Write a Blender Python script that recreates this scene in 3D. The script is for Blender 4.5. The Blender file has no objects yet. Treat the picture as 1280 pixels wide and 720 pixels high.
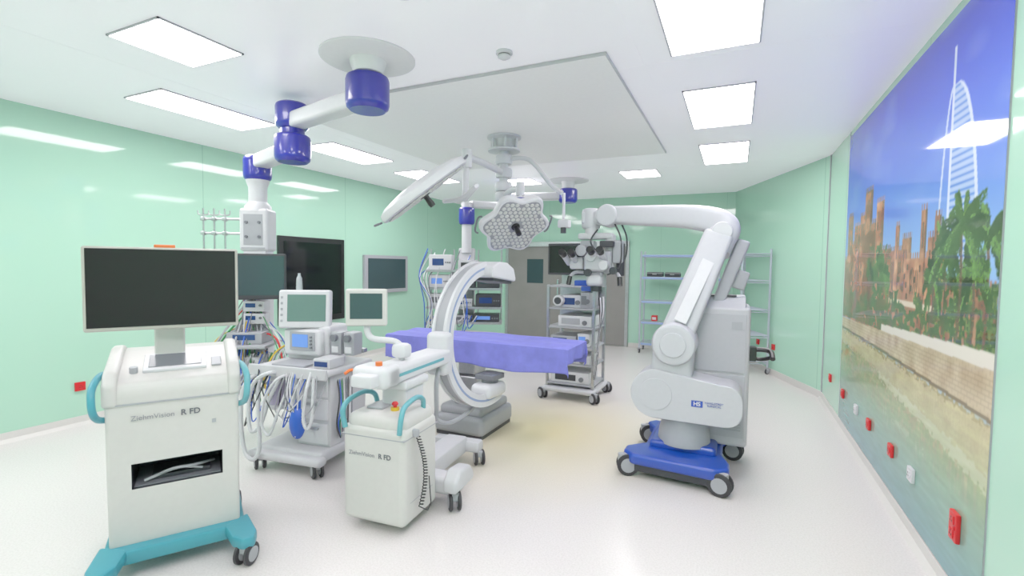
import bpy, bmesh, math, random
import numpy as np
from mathutils import Vector, Matrix, Euler
random.seed(3); np.random.seed(3)
COL=bpy.context.scene.collection
H=3.163; XL=-6.12; XR=1.066; YB=10.3; YF=-2.5
PI=math.pi
def lin(c):
    c=c/255.0
    return c/12.92 if c<=.04045 else ((c+.055)/1.055)**2.4
def rgb(t): return (lin(t[0]),lin(t[1]),lin(t[2]),1)
def mat(name,col,rough=.45,metal=0,var=.012,bump=0,scale=30,emit=0,spec=.5,coat=0,trans=0):
    m=bpy.data.materials.new(name); m.use_nodes=True; nt=m.node_tree; p=nt.nodes['Principled BSDF']
    p.inputs['Roughness'].default_value=rough; p.inputs['Metallic'].default_value=metal
    p.inputs['Specular IOR Level'].default_value=spec
    p.inputs['Coat Weight'].default_value=coat
    p.inputs['Transmission Weight'].default_value=trans
    tc=nt.nodes.new('ShaderNodeTexCoord'); n=nt.nodes.new('ShaderNodeTexNoise'); n.inputs['Scale'].default_value=scale
    nt.links.new(tc.outputs['Object'],n.inputs['Vector'])
    r=nt.nodes.new('ShaderNodeValToRGB'); c=rgb(col)
    r.color_ramp.elements[0].color=tuple(x*(1-var) for x in c[:3])+(1,); r.color_ramp.elements[1].color=tuple(min(1,x*(1+var)) for x in c[:3])+(1,)
    r.color_ramp.elements[0].position=.35; r.color_ramp.elements[1].position=.65
    nt.links.new(n.outputs['Fac'],r.inputs['Fac']); nt.links.new(r.outputs['Color'],p.inputs['Base Color'])
    if bump:
        b=nt.nodes.new('ShaderNodeBump'); b.inputs['Strength'].default_value=bump; b.inputs['Distance'].default_value=.01
        nt.links.new(n.outputs['Fac'],b.inputs['Height']); nt.links.new(b.outputs['Normal'],p.inputs['Normal'])
    if emit:
        p.inputs['Emission Color'].default_value=c; p.inputs['Emission Strength'].default_value=emit
    return m
WHITE=mat('white_plastic',(209,208,213),.35)
OFFW=mat('offwhite_plastic',(194,193,198),.4)
CREAM=mat('cream_plastic',(199,196,193),.4)
BEIGE=mat('beige_plastic',(172,169,160),.4)
LGREY=mat('light_grey_plastic',(156,157,164),.4)
GREY=mat('grey_plastic',(100,102,110),.45)
DGREY=mat('dark_grey_plastic',(38,39,46),.45)
BLACK=mat('black_plastic',(10,10,13),.35)
RUBBER=mat('rubber',(34,32,38),.6)
TEAL=mat('teal_plastic',(50,140,158),.35)
TEALL=mat('teal_grip',(84,158,170),.35)
BLUE=mat('blue_paint',(14,16,150),.3,coat=.4)
MBLUE=mat('mid_blue_paint',(6,58,168),.35,coat=.3)
BLUEL=mat('blue_rubber',(24,80,192),.45)
RED=mat('red_plastic',(205,6,18),.35)
YEL=mat('yellow_plastic',(212,172,30),.4)
GREEN=mat('green_plastic',(20,115,50),.4)
ORANGE=mat('orange_plastic',(222,100,30),.4)
STEEL=mat('brushed_steel',(180,180,184),.3,1,var=.05)
CHROME=mat('chrome',(205,208,216),.2,1)
SCREEN=mat('screen_glass',(22,9,18),.12,spec=.35)
SCREENB=mat('screen_black',(5,5,8),.1,spec=.4)
SCREENG=mat('screen_teal_grey',(46,66,70),.12)
SCREENT=mat('screen_green_tint',(84,116,108),.15,emit=.08)
LCD=mat('lcd_blue',(85,125,205),.2,emit=.4)
LCDD=mat('lcd_dark_blue',(22,48,105),.2,emit=.12)
CLEAR=mat('clear_plastic',(225,230,235),.1,trans=.6)
TUBE=mat('hose_plastic',(205,206,210),.35)
SHEET=mat('lavender_sheet',(112,114,212),.8,bump=.25,scale=14,var=.06)
MATT=mat('mattress',(30,32,42),.6)
DOORM=mat('door_metal',(130,127,124),.4,.1,scale=3,var=.04)
LED=mat('led_lens',(196,195,192),.2,emit=.04)
TXT=mat('text_grey',(84,86,96),.5)
TXTL=mat('text_light_grey',(128,129,138),.5)
TXTB=mat('text_blue',(10,60,165),.5)

class B:
    def __init__(s,T=None):
        s.bm=bmesh.new(); s.mi=0; s.M=T.matrix_basis.inverted() if T is not None else Matrix(); s.X=Matrix()
    def _add(s,t,M=None):
        A=s.M@s.X@(M if M is not None else Matrix())
        t.transform(A)
        for f in t.faces: f.material_index=s.mi
        me=bpy.data.meshes.new('t'); t.to_mesh(me); t.free(); s.bm.from_mesh(me); bpy.data.meshes.remove(me)
        return s
    def m(s,i): s.mi=i; return s
    def box(self,c,sz,bev=0,seg=2,rot=None,taper=1):
        t=bmesh.new(); bmesh.ops.create_cube(t,size=1)
        for v in t.verts:
            k=taper if v.co.z>0 else 1
            v.co=Vector((v.co.x*sz[0]*k,v.co.y*sz[1]*k,v.co.z*sz[2]))
        if bev: bmesh.ops.bevel(t,geom=t.edges[:],offset=min(bev,min(sz)*.49),segments=seg,profile=.5,affect='EDGES')
        M=Matrix.Translation(c)
        if rot: M=M@Euler(rot).to_matrix().to_4x4()
        return self._add(t,M)
    def bb(s,x0,x1,y0,y1,z0,z1,bev=0,seg=2):
        return s.box(((x0+x1)/2,(y0+y1)/2,(z0+z1)/2),(abs(x1-x0),abs(y1-y0),abs(z1-z0)),bev,seg)
    def prism(s,pts,a,b,axis='x',bev=0,seg=2):
        t=bmesh.new()
        def P(p,h): return {'x':(h,p[0],p[1]),'y':(p[0],h,p[1]),'z':(p[0],p[1],h)}[axis]
        va=[t.verts.new(P(p,a)) for p in pts]; vb=[t.verts.new(P(p,b)) for p in pts]
        t.faces.new(va); t.faces.new(vb[::-1]); n=len(pts)
        for i in range(n): t.faces.new([va[i],vb[i],vb[(i+1)%n],va[(i+1)%n]])
        bmesh.ops.recalc_face_normals(t,faces=t.faces[:])
        if bev: bmesh.ops.bevel(t,geom=t.edges[:],offset=bev,segments=seg,profile=.5,affect='EDGES',clamp_overlap=True)
        return s._add(t)
    def lathe(s,prof,c=(0,0,0),d=(0,0,1),seg=28):
        t=bmesh.new(); rings=[]
        for r,h in prof:
            if r<1e-5: rings.append([t.verts.new((0,0,h))])
            else: rings.append([t.verts.new((r*math.cos(2*PI*i/seg),r*math.sin(2*PI*i/seg),h)) for i in range(seg)])
        for a,b in zip(rings,rings[1:]):
            for i in range(seg):
                j=(i+1)%seg
                if len(a)==1 and len(b)==1: continue
                if len(a)==1: t.faces.new([a[0],b[j],b[i]])
                elif len(b)==1: t.faces.new([a[i],a[j],b[0]])
                else: t.faces.new([a[i],a[j],b[j],b[i]])
        if len(rings[0])>1: t.faces.new(rings[0][::-1])
        if len(rings[-1])>1: t.faces.new(rings[-1])
        bmesh.ops.recalc_face_normals(t,faces=t.faces[:])
        q=Vector((0,0,1)).rotation_difference(Vector(d).normalized())
        return s._add(t,Matrix.Translation(c)@q.to_matrix().to_4x4())
    def cyl(s,p0,p1,r0,r1=None,seg=20,bev=0):
        p0=Vector(p0);p1=Vector(p1); r1=r0 if r1 is None else r1; L=(p1-p0).length
        if bev: prof=[(r0-bev,0),(r0-bev*.3,bev*.3),(r0,bev),(r1,L-bev),(r1-bev*.3,L-bev*.3),(r1-bev,L)]
        else: prof=[(r0,0),(r1,L)]
        return s.lathe(prof,p0,p1-p0,seg)
    def ball(s,c,r,sc=(1,1,1),seg=20):
        t=bmesh.new(); bmesh.ops.create_uvsphere(t,u_segments=seg,v_segments=seg//2,radius=r)
        return s._add(t,Matrix.Translation(c)@Matrix.Diagonal((*sc,1)))
    def tube(s,pts,r,seg=8,sm=True,closed=False,rf=None,sub=6,sq=0):
        P=[Vector(p) for p in pts]
        if sm and len(P)>2:
            Q=[];n=len(P)
            for i in range(n-1):
                p0=P[max(i-1,0)];p1=P[i];p2=P[i+1];p3=P[min(i+2,n-1)]
                for k in range(sub):
                    u=k/sub
                    Q.append(.5*((2*p1)+(p2-p0)*u+(2*p0-5*p1+4*p2-p3)*u*u+(3*p1-p0-3*p2+p3)*u**3))
            Q.append(P[-1]); P=Q
        t=bmesh.new(); rings=[]; T=(P[1]-P[0]).normalized()
        N=T.orthogonal().normalized() if not sq else Vector((0,1,0))
        for i,p in enumerate(P):
            T2=(P[min(i+1,len(P)-1)]-P[max(i-1,0)])
            if T2.length<1e-9: T2=T
            T2=T2.normalized(); N=(T.rotation_difference(T2)@N) if not sq else Vector((0,1,0)); N=(N-T2*N.dot(T2)).normalized(); T=T2
            Bn=T.cross(N); rr=r if rf is None else r*rf(i,len(P)); ring=[]
            for k in range(seg):
                a=2*PI*k/seg; cx,sx=math.cos(a),math.sin(a)
                if sq: cx=math.copysign(abs(cx)**sq,cx); sx=math.copysign(abs(sx)**sq,sx)
                ring.append(t.verts.new(p+(N*cx+Bn*sx)*rr))
            rings.append(ring)
        for a,b in zip(rings,rings[1:]):
            for k in range(seg): t.faces.new([a[k],a[(k+1)%seg],b[(k+1)%seg],b[k]])
        t.faces.new(rings[0][::-1]); t.faces.new(rings[-1])
        bmesh.ops.recalc_face_normals(t,faces=t.faces[:])
        return s._add(t)
    def arcbox(s,R0,R1,x0,x1,a0,a1,n=48):
        t=bmesh.new(); rings=[]
        for i in range(n+1):
            a=a0+(a1-a0)*i/n; c_,s_=-math.cos(a),math.sin(a)
            rings.append([t.verts.new((x,R*c_,R*s_)) for x,R in ((x0,R0),(x1,R0),(x1,R1),(x0,R1))])
        for a,b in zip(rings,rings[1:]):
            for k in range(4): t.faces.new([a[k],a[(k+1)%4],b[(k+1)%4],b[k]])
        t.faces.new(rings[0][::-1]); t.faces.new(rings[-1])
        bmesh.ops.recalc_face_normals(t,faces=t.faces[:])
        return s._add(t)
    def hosed(s,pts,r):
        return s.tube(pts,r,seg=10,sub=14,rf=lambda i,n:1.0 if i%2 else .82)
def finish(name,b,mats,parent=None,label=None,smooth=True):
    me=bpy.data.meshes.new(name); b.bm.to_mesh(me); b.bm.free()
    if not isinstance(mats,(list,tuple)): mats=[mats]
    for m in mats: me.materials.append(m)
    if smooth:
        me.polygons.foreach_set('use_smooth',[True]*len(me.polygons)); me.set_sharp_from_angle(angle=math.radians(38))
    o=bpy.data.objects.new(name,me); COL.objects.link(o)
    if smooth:
        w=o.modifiers.new('weighted','WEIGHTED_NORMAL'); w.keep_sharp=True
    if parent is not None: o.parent=parent
    if label: o['label']=label
    return o
def thing(name,label,cat,loc,rz=0,group=None):
    e=bpy.data.objects.new(name,None); COL.objects.link(e); e.empty_display_size=.1
    e['label']=label; e['category']=cat
    if group: e['group']=group
    e.matrix_basis=Matrix.Translation(loc)@Matrix.Rotation(math.radians(rz),4,'Z')
    return e
def top(o,label,cat,group=None):
    o['label']=label;o['category']=cat
    if group:o['group']=group
    return o
def struct(name,b,m,smooth=False):
    o=finish(name,b,m,smooth=smooth); o['kind']='structure'; return o
def text(s,size,M,parent,m,name='lettering',ext=.0008,bold=0,align='CENTER'):
    cu=bpy.data.curves.new('t','FONT'); cu.body=s; cu.size=size; cu.extrude=ext; cu.offset=bold; cu.align_x=align; cu.align_y='CENTER'
    o=bpy.data.objects.new('t',cu); COL.objects.link(o); dg=bpy.context.evaluated_depsgraph_get(); dg.update()
    me=bpy.data.meshes.new_from_object(o.evaluated_get(dg)); bpy.data.objects.remove(o)
    me.materials.clear(); me.materials.append(m)
    q=bpy.data.objects.new(name,me); COL.objects.link(q); q.parent=parent; q.matrix_basis=M
    return q
def castor(T,x,y,r=.055,h=.12,ang=0,wm=None,dual=True,tm=None,name='castor'):
    b=B(); b.X=Matrix.Translation((x,y,0))@Matrix.Rotation(ang,4,'Z')
    b.cyl((0,0,r+.02),(0,0,h),.02,seg=12)
    b.box((0,.012,r*1.55),(.055,r*1.5,r*.9),.012)
    f=finish(name,b,[tm or LGREY,DGREY],T)
    w=B(); w.X=Matrix.Translation((x,y,0))@Matrix.Rotation(ang,4,'Z')
    for sx in ((-.03,.03) if dual else (0,)):
        w.m(0).lathe([(0,-.013),(r*.85,-.013),(r,-.007),(r,.007),(r*.85,.013),(0,.013)],(sx,0,r),(1,0,0),24)
        w.m(1).lathe([(0,-.015),(r*.66,-.015),(r*.66,.015),(0,.015)],(sx,0,r),(1,0,0),20)
    finish('castor_wheel',w,[RUBBER,wm or LGREY],f)
    return f
def copy_tree(o):
    n=o.copy(); COL.objects.link(n)
    def rec(src,dst):
        for ch in src.children:
            c=ch.copy(); COL.objects.link(c); c.parent=dst; rec(ch,c)
    rec(o,n); return n

# ---------------- ROOM ----------------
def wallmat(name,axis,off=0,step=1.22):
    m=bpy.data.materials.new(name); m.use_nodes=True; nt=m.node_tree; p=nt.nodes['Principled BSDF']
    tc=nt.nodes.new('ShaderNodeTexCoord'); sp=nt.nodes.new('ShaderNodeSeparateXYZ'); nt.links.new(tc.outputs['Object'],sp.inputs[0])
    a=nt.nodes.new('ShaderNodeMath');a.operation='ADD';a.inputs[1].default_value=off+50*step; nt.links.new(sp.outputs[axis],a.inputs[0])
    d=nt.nodes.new('ShaderNodeMath');d.operation='DIVIDE';d.inputs[1].default_value=step; nt.links.new(a.outputs[0],d.inputs[0])
    f=nt.nodes.new('ShaderNodeMath');f.operation='FRACT'; nt.links.new(d.outputs[0],f.inputs[0])
    l=nt.nodes.new('ShaderNodeMath');l.operation='LESS_THAN';l.inputs[1].default_value=.004; nt.links.new(f.outputs[0],l.inputs[0])
    n=nt.nodes.new('ShaderNodeTexNoise'); n.inputs['Scale'].default_value=.6; nt.links.new(tc.outputs['Object'],n.inputs['Vector'])
    r=nt.nodes.new('ShaderNodeValToRGB'); r.color_ramp.elements[0].color=rgb((160,208,182)); r.color_ramp.elements[1].color=rgb((167,213,189)); nt.links.new(n.outputs['Fac'],r.inputs['Fac'])
    x=nt.nodes.new('ShaderNodeMix'); x.data_type='RGBA'; nt.links.new(l.outputs[0],x.inputs[0]); nt.links.new(r.outputs['Color'],x.inputs[6]); x.inputs[7].default_value=rgb((138,186,160))
    nt.links.new(x.outputs[2],p.inputs['Base Color']); p.inputs['Roughness'].default_value=.06; p.inputs['Specular IOR Level'].default_value=.5
    return m
WY=wallmat('green_glass_panels_y',1,-1.47,2.44); WX=wallmat('green_glass_panels_x',0,.2)
struct('wall_left',B().bb(XL-.12,XL,YF-.12,YB+.12,-.1,H+.1),WY)
struct('wall_right',B().bb(XR,XR+.12,YF-.12,7.44,-.1,H+.1),WY)
struct('wall_back',B().bb(XL-.12,.1,YB,YB+.12,-.1,H+.1),WX)
struct('wall_front',B().bb(XL-.12,XR+.12,YF-.12,YF,-.1,H+.1),WX)
ca=Vector((XR,7.42,0)); cb=Vector((-.05,YB,0)); dd=(cb-ca).normalized(); nn=Vector((dd.y,-dd.x,0))
L=(cb-ca).length
b=B(); b.prism([(ca.x,ca.y),(cb.x,cb.y),(cb.x+nn.x*.12+dd.x*.1,cb.y+nn.y*.12+dd.y*.1),(ca.x+nn.x*.12-dd.x*.02,ca.y+nn.y*.12-dd.y*.02)],-.1,H+.1,'z')
struct('wall_corner',b,WX)
m=bpy.data.materials.new('vinyl_floor'); m.use_nodes=True; nt=m.node_tree; p=nt.nodes['Principled BSDF']
tc=nt.nodes.new('ShaderNodeTexCoord')
n=nt.nodes.new('ShaderNodeTexNoise'); n.inputs['Scale'].default_value=90; n.inputs['Detail'].default_value=3; nt.links.new(tc.outputs['Object'],n.inputs['Vector'])
r=nt.nodes.new('ShaderNodeValToRGB'); r.color_ramp.elements[0].position=.35; r.color_ramp.elements[1].position=.6
r.color_ramp.elements[0].color=rgb((207,200,198)); r.color_ramp.elements[1].color=rgb((217,210,209)); nt.links.new(n.outputs['Fac'],r.inputs['Fac'])
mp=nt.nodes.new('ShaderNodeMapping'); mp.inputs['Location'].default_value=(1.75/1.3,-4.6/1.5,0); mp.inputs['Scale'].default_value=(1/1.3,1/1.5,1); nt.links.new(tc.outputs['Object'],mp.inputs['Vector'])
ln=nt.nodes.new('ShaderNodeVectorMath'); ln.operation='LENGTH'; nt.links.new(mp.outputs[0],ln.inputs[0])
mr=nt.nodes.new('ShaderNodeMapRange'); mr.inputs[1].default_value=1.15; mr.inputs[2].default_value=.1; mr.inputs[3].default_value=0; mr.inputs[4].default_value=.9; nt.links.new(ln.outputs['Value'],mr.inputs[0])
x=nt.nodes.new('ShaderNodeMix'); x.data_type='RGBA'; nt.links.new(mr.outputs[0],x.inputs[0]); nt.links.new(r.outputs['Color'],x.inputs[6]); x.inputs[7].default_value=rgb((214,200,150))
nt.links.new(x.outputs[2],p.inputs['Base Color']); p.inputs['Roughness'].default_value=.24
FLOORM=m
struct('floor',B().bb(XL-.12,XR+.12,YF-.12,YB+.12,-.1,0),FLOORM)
CEILM=mat('ceiling_panels_fill_glow',(245,242,250),.3,scale=1.5,var=.01,emit=.14)  # faint emission over the whole ceiling stands in for bounced light
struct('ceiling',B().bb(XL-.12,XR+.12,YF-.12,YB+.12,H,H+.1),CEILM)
SEAM=mat('seam_grey_glow',(236,235,238),.5,emit=.11)  # seams glow as well, so they stay faint on the self-lit ceiling
b=B()
for y in (1.2,3.65,7.4): b.bb(XL,XR,y-.0015,y+.0015,H-.001,H)
for x_ in (-4.2,-.65): b.bb(x_-.0015,x_+.0015,YF,YB,H-.001,H)
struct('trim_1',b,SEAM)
BASEM=mat('cove_base',(205,201,197),.4)
struct('baseboard_left',B().prism([(XL,0),(XL+.05,0),(XL+.018,.03),(XL+.012,.09),(XL,.09)],YF,YB,'y'),BASEM)
struct('baseboard_right',B().prism([(XR,0),(XR-.05,0),(XR-.018,.03),(XR-.012,.09),(XR,.09)],YF,7.42,'y'),BASEM)
struct('baseboard_back',B().bb(XL,-4.95,YB-.014,YB,0,.09).bb(-2.04,-.05,YB-.014,YB,0,.09),BASEM)
b=B(); b.X=Matrix.Translation(ca)@Matrix.Rotation(math.atan2(dd.y,dd.x),4,'Z'); b.bb(0,L,0,.014,0,.09); struct('baseboard_corner',b,BASEM)
struct('trim_2',B().bb(XR-.012,XR+.01,7.39,7.42,.09,H),LGREY)
struct('trim_3',B().bb(XR-.005,XR+.01,6.24,6.255,.09,H),LGREY)
b=B(); b.bb(-3.96,-.845,3.3,6.42,H-.026,H-.002,.004,1); b.m(1).bb(-3.950,-.855,3.31,6.41,H-.028,H-.024)
top(finish('laminar_airflow_panel',b,[mat('panel_edge_glow',(176,176,180),.5,emit=.04),mat('airflow_fabric_glow',(230,229,230),.35,emit=.09)],smooth=False),'large pale grey square laminar airflow panel set into the ceiling','ceiling vent')  # edge and fabric carry slight emission to lighten the panel; no lamp inside
LIGHTM=bpy.data.materials.new('light_diffuser'); LIGHTM.use_nodes=True; nt=LIGHTM.node_tree; nt.nodes.clear()
e=nt.nodes.new('ShaderNodeEmission'); e.inputs['Color'].default_value=(1,.97,.99,1); e.inputs['Strength'].default_value=17; oo=nt.nodes.new('ShaderNodeOutputMaterial'); nt.links.new(e.outputs[0],oo.inputs[0])
LL=[(-5.01,-4.46,2.51,3.65),(-5.01,-4.46,4.43,5.57),(-5.01,-4.46,6.25,7.4),(-.456,.10,2.4,3.55),(-.456,.10,4.29,5.47),(-.456,.10,6.23,7.4),
 (-3.74,-3.18,1.78,2.34),(-3.74,-3.18,7.5,8.08),(-1.69,-1.13,7.5,8.08),(-5.01,-4.46,.2,1.35),(-.456,.10,.2,1.35),(-3.74,-3.18,-.9,-.3),(-1.69,-1.13,-.9,-.3),(-1.69,-1.13,.6,1.16),(-5.01,-4.46,-1.8,-.8),(-.456,.10,-1.8,-.8)]  # panels after the far square pair are unseen, added as fill light
for (x0,x1,y0,y1) in LL:
    sq=(y1-y0)<.8
    T=thing('ceiling_light',('square' if sq else 'long rectangular')+' white recessed fluorescent ceiling light panel, lit','ceiling light',((x0+x1)/2,(y0+y1)/2,H),0,'recessed ceiling light panels')
    w=(x1-x0)/2;h=(y1-y0)/2
    b=B()
    for q in ((-w,-w+.013,-h,h),(w-.013,w,-h,h),(-w,w,-h,-h+.013),(-w,w,h-.013,h)): b.bb(*q,-.010,0)
    finish('frame',b,LGREY,T,smooth=False)
    finish('diffuser',B().bb(-w+.013,w-.013,-h+.013,h-.013,-.012,-.002),LIGHTM,T,smooth=False)
b=B(); b.lathe([(0,0),(.058,0),(.058,-.016),(.04,-.02),(.04,-.024),(.044,-.028),(.044,-.038),(.024,-.05),(0,-.05)],(-1.49,3.04,H)); b.m(1).lathe([(.041,-.019),(.041,-.027),(0,-.027)],(-1.49,3.04,H))
top(finish('smoke_detector',b,[WHITE,DGREY]),'small round white smoke detector on the ceiling','smoke detector')
b=B(); b.lathe([(0,0),(.10,0),(.095,-.015),(0,-.015)],(-1.66,2.13,H)); b.m(1)
for r_ in (.03,.05,.07): b.lathe([(r_,-.015),(r_,-.018),(r_+.009,-.018),(r_+.009,-.015)],(-1.66,2.13,H))
top(finish('ceiling_air_diffuser',b,[WHITE,LGREY]),'round grey-slotted air diffuser on the ceiling','ceiling vent')
b=B(); b.bb(-4.93,-4.86,YB-.05,YB,0,2.2,.005).bb(-2.12,-2.05,YB-.05,YB,0,2.2,.005).bb(-4.93,-2.05,YB-.09,YB,2.13,2.24,.005); struct('trim_4',b,STEEL)
for i,(x0,x1) in enumerate(((-4.86,-3.5),(-3.48,-2.12))):
    b=B(); b.bb(x0,x1,YB-.04,YB-.005,.01,2.13,.004)
    b.m(1).bb(x1-.14 if i==0 else x0+.1,x1-.10 if i==0 else x0+.14,YB-.075,YB-.04,.8,1.4,.01)
    b.m(2).bb((x0+x1)/2-.2,(x0+x1)/2+.2,YB-.045,YB-.04,1.3,1.85,.01)
    o=finish('door_%d'%(i+1),b,[DOORM,CHROME,SCREENG],smooth=False); o['kind']='structure'
# ---------------- MURAL ----------------
NW,NH=540,470
Y1,Y0=6.22,2.85; Z0,Z1=.095,3.10
mm=np.linspace(0,1,NW)[None,:].repeat(NH,0); zz=np.linspace(Z0,Z1,NH)[:,None].repeat(NW,1)
img=np.zeros((NH,NW,3))
def C(t): return np.array(t,float)
def lerp(a,b,t): t=np.clip(t,0,1)[...,None]; return a*(1-t)+b*t
img[:]=lerp(C((152,192,242)),C((48,78,224)),(zz-1.75)/1.25)
def noise(sc,seed=0,scy=None):
    scy=scy or sc
    rs=np.random.RandomState(seed); g=rs.rand(int(NH/scy)+3,int(NW/sc)+3)
    yy=np.arange(NH)/scy; xx=np.arange(NW)/sc; y0=yy.astype(int); x0=xx.astype(int); fy=(yy-y0)[:,None]; fx=(xx-x0)[None,:]
    fy=fy*fy*(3-2*fy); fx=fx*fx*(3-2*fx)
    return (g[y0][:,x0]*(1-fy)*(1-fx)+g[y0+1][:,x0]*fy*(1-fx)+g[y0][:,x0+1]*(1-fy)*fx+g[y0+1][:,x0+1]*fy*fx)
n1,n2,n3=noise(5,1),noise(14,2),noise(2.5,3)
def put(mask,col): img[mask]=col[mask] if isinstance(col,np.ndarray) and col.ndim==3 else np.array(col)
cl=np.clip(noise(60,11,25)*1.6-.9,0,1)*np.clip((zz-1.9),0,1)*.5; img[:]=lerp(img,C((175,200,245)),cl)
ZB,ZT=1.7,2.72
t=np.clip((zz-ZB)/(ZT-ZB),0,1); mx0=.815
right=mx0+.012+.10*np.sqrt(np.clip(1-t**1.7,0,1))
sail=(zz>ZB)&(zz<ZT)&(mm>mx0)&(mm<right)
rib=((zz*26)%1<.4)
put(sail,np.where(rib[...,None],C((104,146,226)),C((186,206,244))))
edge=(zz>ZB)&(zz<ZT)&(abs(mm-right)<.005); put(edge,C((222,232,252)))
put((zz>ZB)&(zz<2.93)&(abs(mm-mx0)<.0045),C((222,232,252)))
left=mx0-.045*np.sqrt(np.clip(1-t**1.3,0,1)); put((zz>ZB)&(zz<ZT)&(abs(mm-left)<.004),C((205,220,250)))
tan=lerp(C((156,104,86)),C((216,166,130)),n2)*(.88+.2*n1[...,None])
def bld(m0,m1,ztop,zbot=1.2,shade=1.0):
    mk=(mm>m0)&(mm<m1)&(zz<ztop)&(zz>zbot); img[mk]=(tan*shade)[mk]
    w=(m1-m0); mk&=(mm>m0+.72*w); img[mk]*=.8
    mk=(mm>m0)&(mm<m1)&(zz<ztop+.035)&(zz>=ztop)&(((mm*160)%2)<1); img[mk]=(tan*shade*.95)[mk]
    mk=(mm>m0+.15*w)&(mm<m1-.35*w)&(zz>ztop-.24)&(zz<ztop-.08)&(((mm*200)%2)<.8); img[mk]=C((112,72,62))
for q in [(0,.08,1.8),(.03,.10,2.24),(.09,.14,1.95),(.12,.2,2.12,),(.19,.27,2.2),(.24,.32,2.4),(.31,.38,2.1),(.36,.43,2.26),(.43,.5,1.86),(.48,.62,1.84),(.53,.56,2.02),(.58,.64,1.92),(.6,.82,1.78),(.69,.72,2.08),(.73,.76,1.9),(.76,.79,2.02),(.8,1.0,1.62)]:
    bld(q[0],q[1],q[2],shade=.88+.22*random.random())
for _ in range(150):
    a=random.random(); z=random.uniform(1.35,1.74); img[(abs(mm-a)<.004)&(abs(zz-z)<.02)]=C((112,76,64))
img[(mm>.5)&(mm<.8)&(zz>1.45)&(zz<1.49)]=C((232,214,192))
g=(zz>1.22)&(zz<1.38+.2*n2)&(n1>.36); img[g]=lerp(C((60,86,50)),C((128,144,84)),n3)[g]
g=(mm>.28)&(mm<.5)&(zz>1.3)&(zz<1.9)&(n1*.6+n2*.5>.6); img[g]=lerp(C((58,92,56)),C((122,144,92)),n3)[g]
g=(mm>.74)&(zz>1.3)&(zz<1.64)&(n1*.6+n2*.5>.52); img[g]=lerp(C((56,86,48)),C((122,140,84)),n3)[g]
wt=1.19+.06*mm; wb=1.07-.06*mm**1.6
pt=1.22+.11*mm; mk=(zz>wt)&(zz<pt)&(mm>.45); img[mk]=C((238,230,218))
mk=(zz<wt)&(zz>wb); brick=(((zz*40)%1<.16)|((mm*46+np.floor(zz*40)*.5)%1<.08))
bk=lerp(C((190,168,136)),C((226,208,176)),n2); bk[brick]*=.88; img[mk]=bk[mk]
img[(zz<wb+.02)&(zz>wb)]=C((128,112,80))
def stamp(m_,z_,r,col):
    i0=int((m_-r/3.37)*NW);i1=int((m_+r/3.37)*NW)+1;j0=int((z_-r-Z0)/(Z1-Z0)*NH);j1=int((z_+r-Z0)/(Z1-Z0)*NH)+1
    img[max(j0,0):max(j1,0),max(i0,0):max(i1,0)]=col
def palm(m0,zb,zt,R,n=26):
    for k in range(60):
        u=k/60; stamp(m0+.004*math.sin(u*4),zb+(zt-zb)*u,.011,C((108,88,70))*(1+.15*random.random()))
    for k in range(n):
        a=random.uniform(-.9,PI+.9); L_=R*random.uniform(.7,1.1); dr=random.uniform(.25,.75)
        col=C((76,102,56))*random.uniform(.65,1.5)
        for q in range(44):
            u=q/43; x_=L_*u*math.cos(a); z_=L_*u*math.sin(a)-dr*L_*u*u
            stamp(m0+x_/3.37,zt+z_,.004*(1-u)+.0015,col)
            for h_ in range(4): stamp(m0+x_/3.37+random.uniform(-.004,.004),zt+z_-.014*h_,.002,col*random.uniform(.8,1.15))
palm(.40,1.35,1.78,.2,22); palm(.45,1.35,1.66,.16,16); palm(.33,1.35,1.7,.14,14)
palm(.765,1.4,1.68,.18,20); palm(.815,1.35,1.83,.25,26); palm(.965,1.35,1.88,.26,26); palm(.925,1.35,1.70,.22,24); palm(.875,1.35,1.95,.3,32)
wy=np.clip((wb-zz)/.95,0,1)
jj=((2*wb-zz)-Z0)/(Z1-Z0)*(NH-1); jj=np.clip(jj+(noise(5,21,2)-.5)*8,0,NH-1).astype(int); refl=img[jj,np.arange(NW)[None,:].repeat(NH,0)]
wat=lerp(C((212,202,144)),C((164,194,156)),wy*1.9); wat=lerp(wat,C((104,160,166)),np.clip((wy-.35)*1.7,0,1))
wat=lerp(wat,refl,np.clip(.62-wy*1.0,0,1)*(.55+.45*noise(14,8,3)))
wat*=(.96+.08*noise(22,7,3)[...,None])
mk=zz<=wb; img[mk]=wat[mk]
for _ in range(1):
    I=np.pad(img,((1,1),(1,1),(0,0)),mode='edge'); img=(I[1:-1,1:-1]*2+I[:-2,1:-1]+I[2:,1:-1]+I[1:-1,:-2]+I[1:-1,2:])/6
img=np.clip(img,0,255)/255.
lini=np.where(img<=.04045,img/12.92,((img+.055)/1.055)**2.4)*.9
yc=Y1-(Y1-Y0)*mm
verts=np.stack([np.full_like(yc,XR-.008),yc,zz],-1).reshape(-1,3)
me=bpy.data.meshes.new('printed_panel'); nf=(NW-1)*(NH-1)
idx=np.arange(NW*NH).reshape(NH,NW)
quads=np.stack([idx[:-1,:-1],idx[:-1,1:],idx[1:,1:],idx[1:,:-1]],-1).reshape(-1)
me.vertices.add(NW*NH); me.vertices.foreach_set('co',verts.reshape(-1))
me.loops.add(nf*4); me.loops.foreach_set('vertex_index',quads.astype(np.int32))
me.polygons.add(nf); me.polygons.foreach_set('loop_start',np.arange(0,nf*4,4,dtype=np.int32)); me.polygons.foreach_set('loop_total',np.full(nf,4,dtype=np.int32))
me.update(calc_edges=True)
ca_=me.color_attributes.new('Print','FLOAT_COLOR','POINT')
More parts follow.
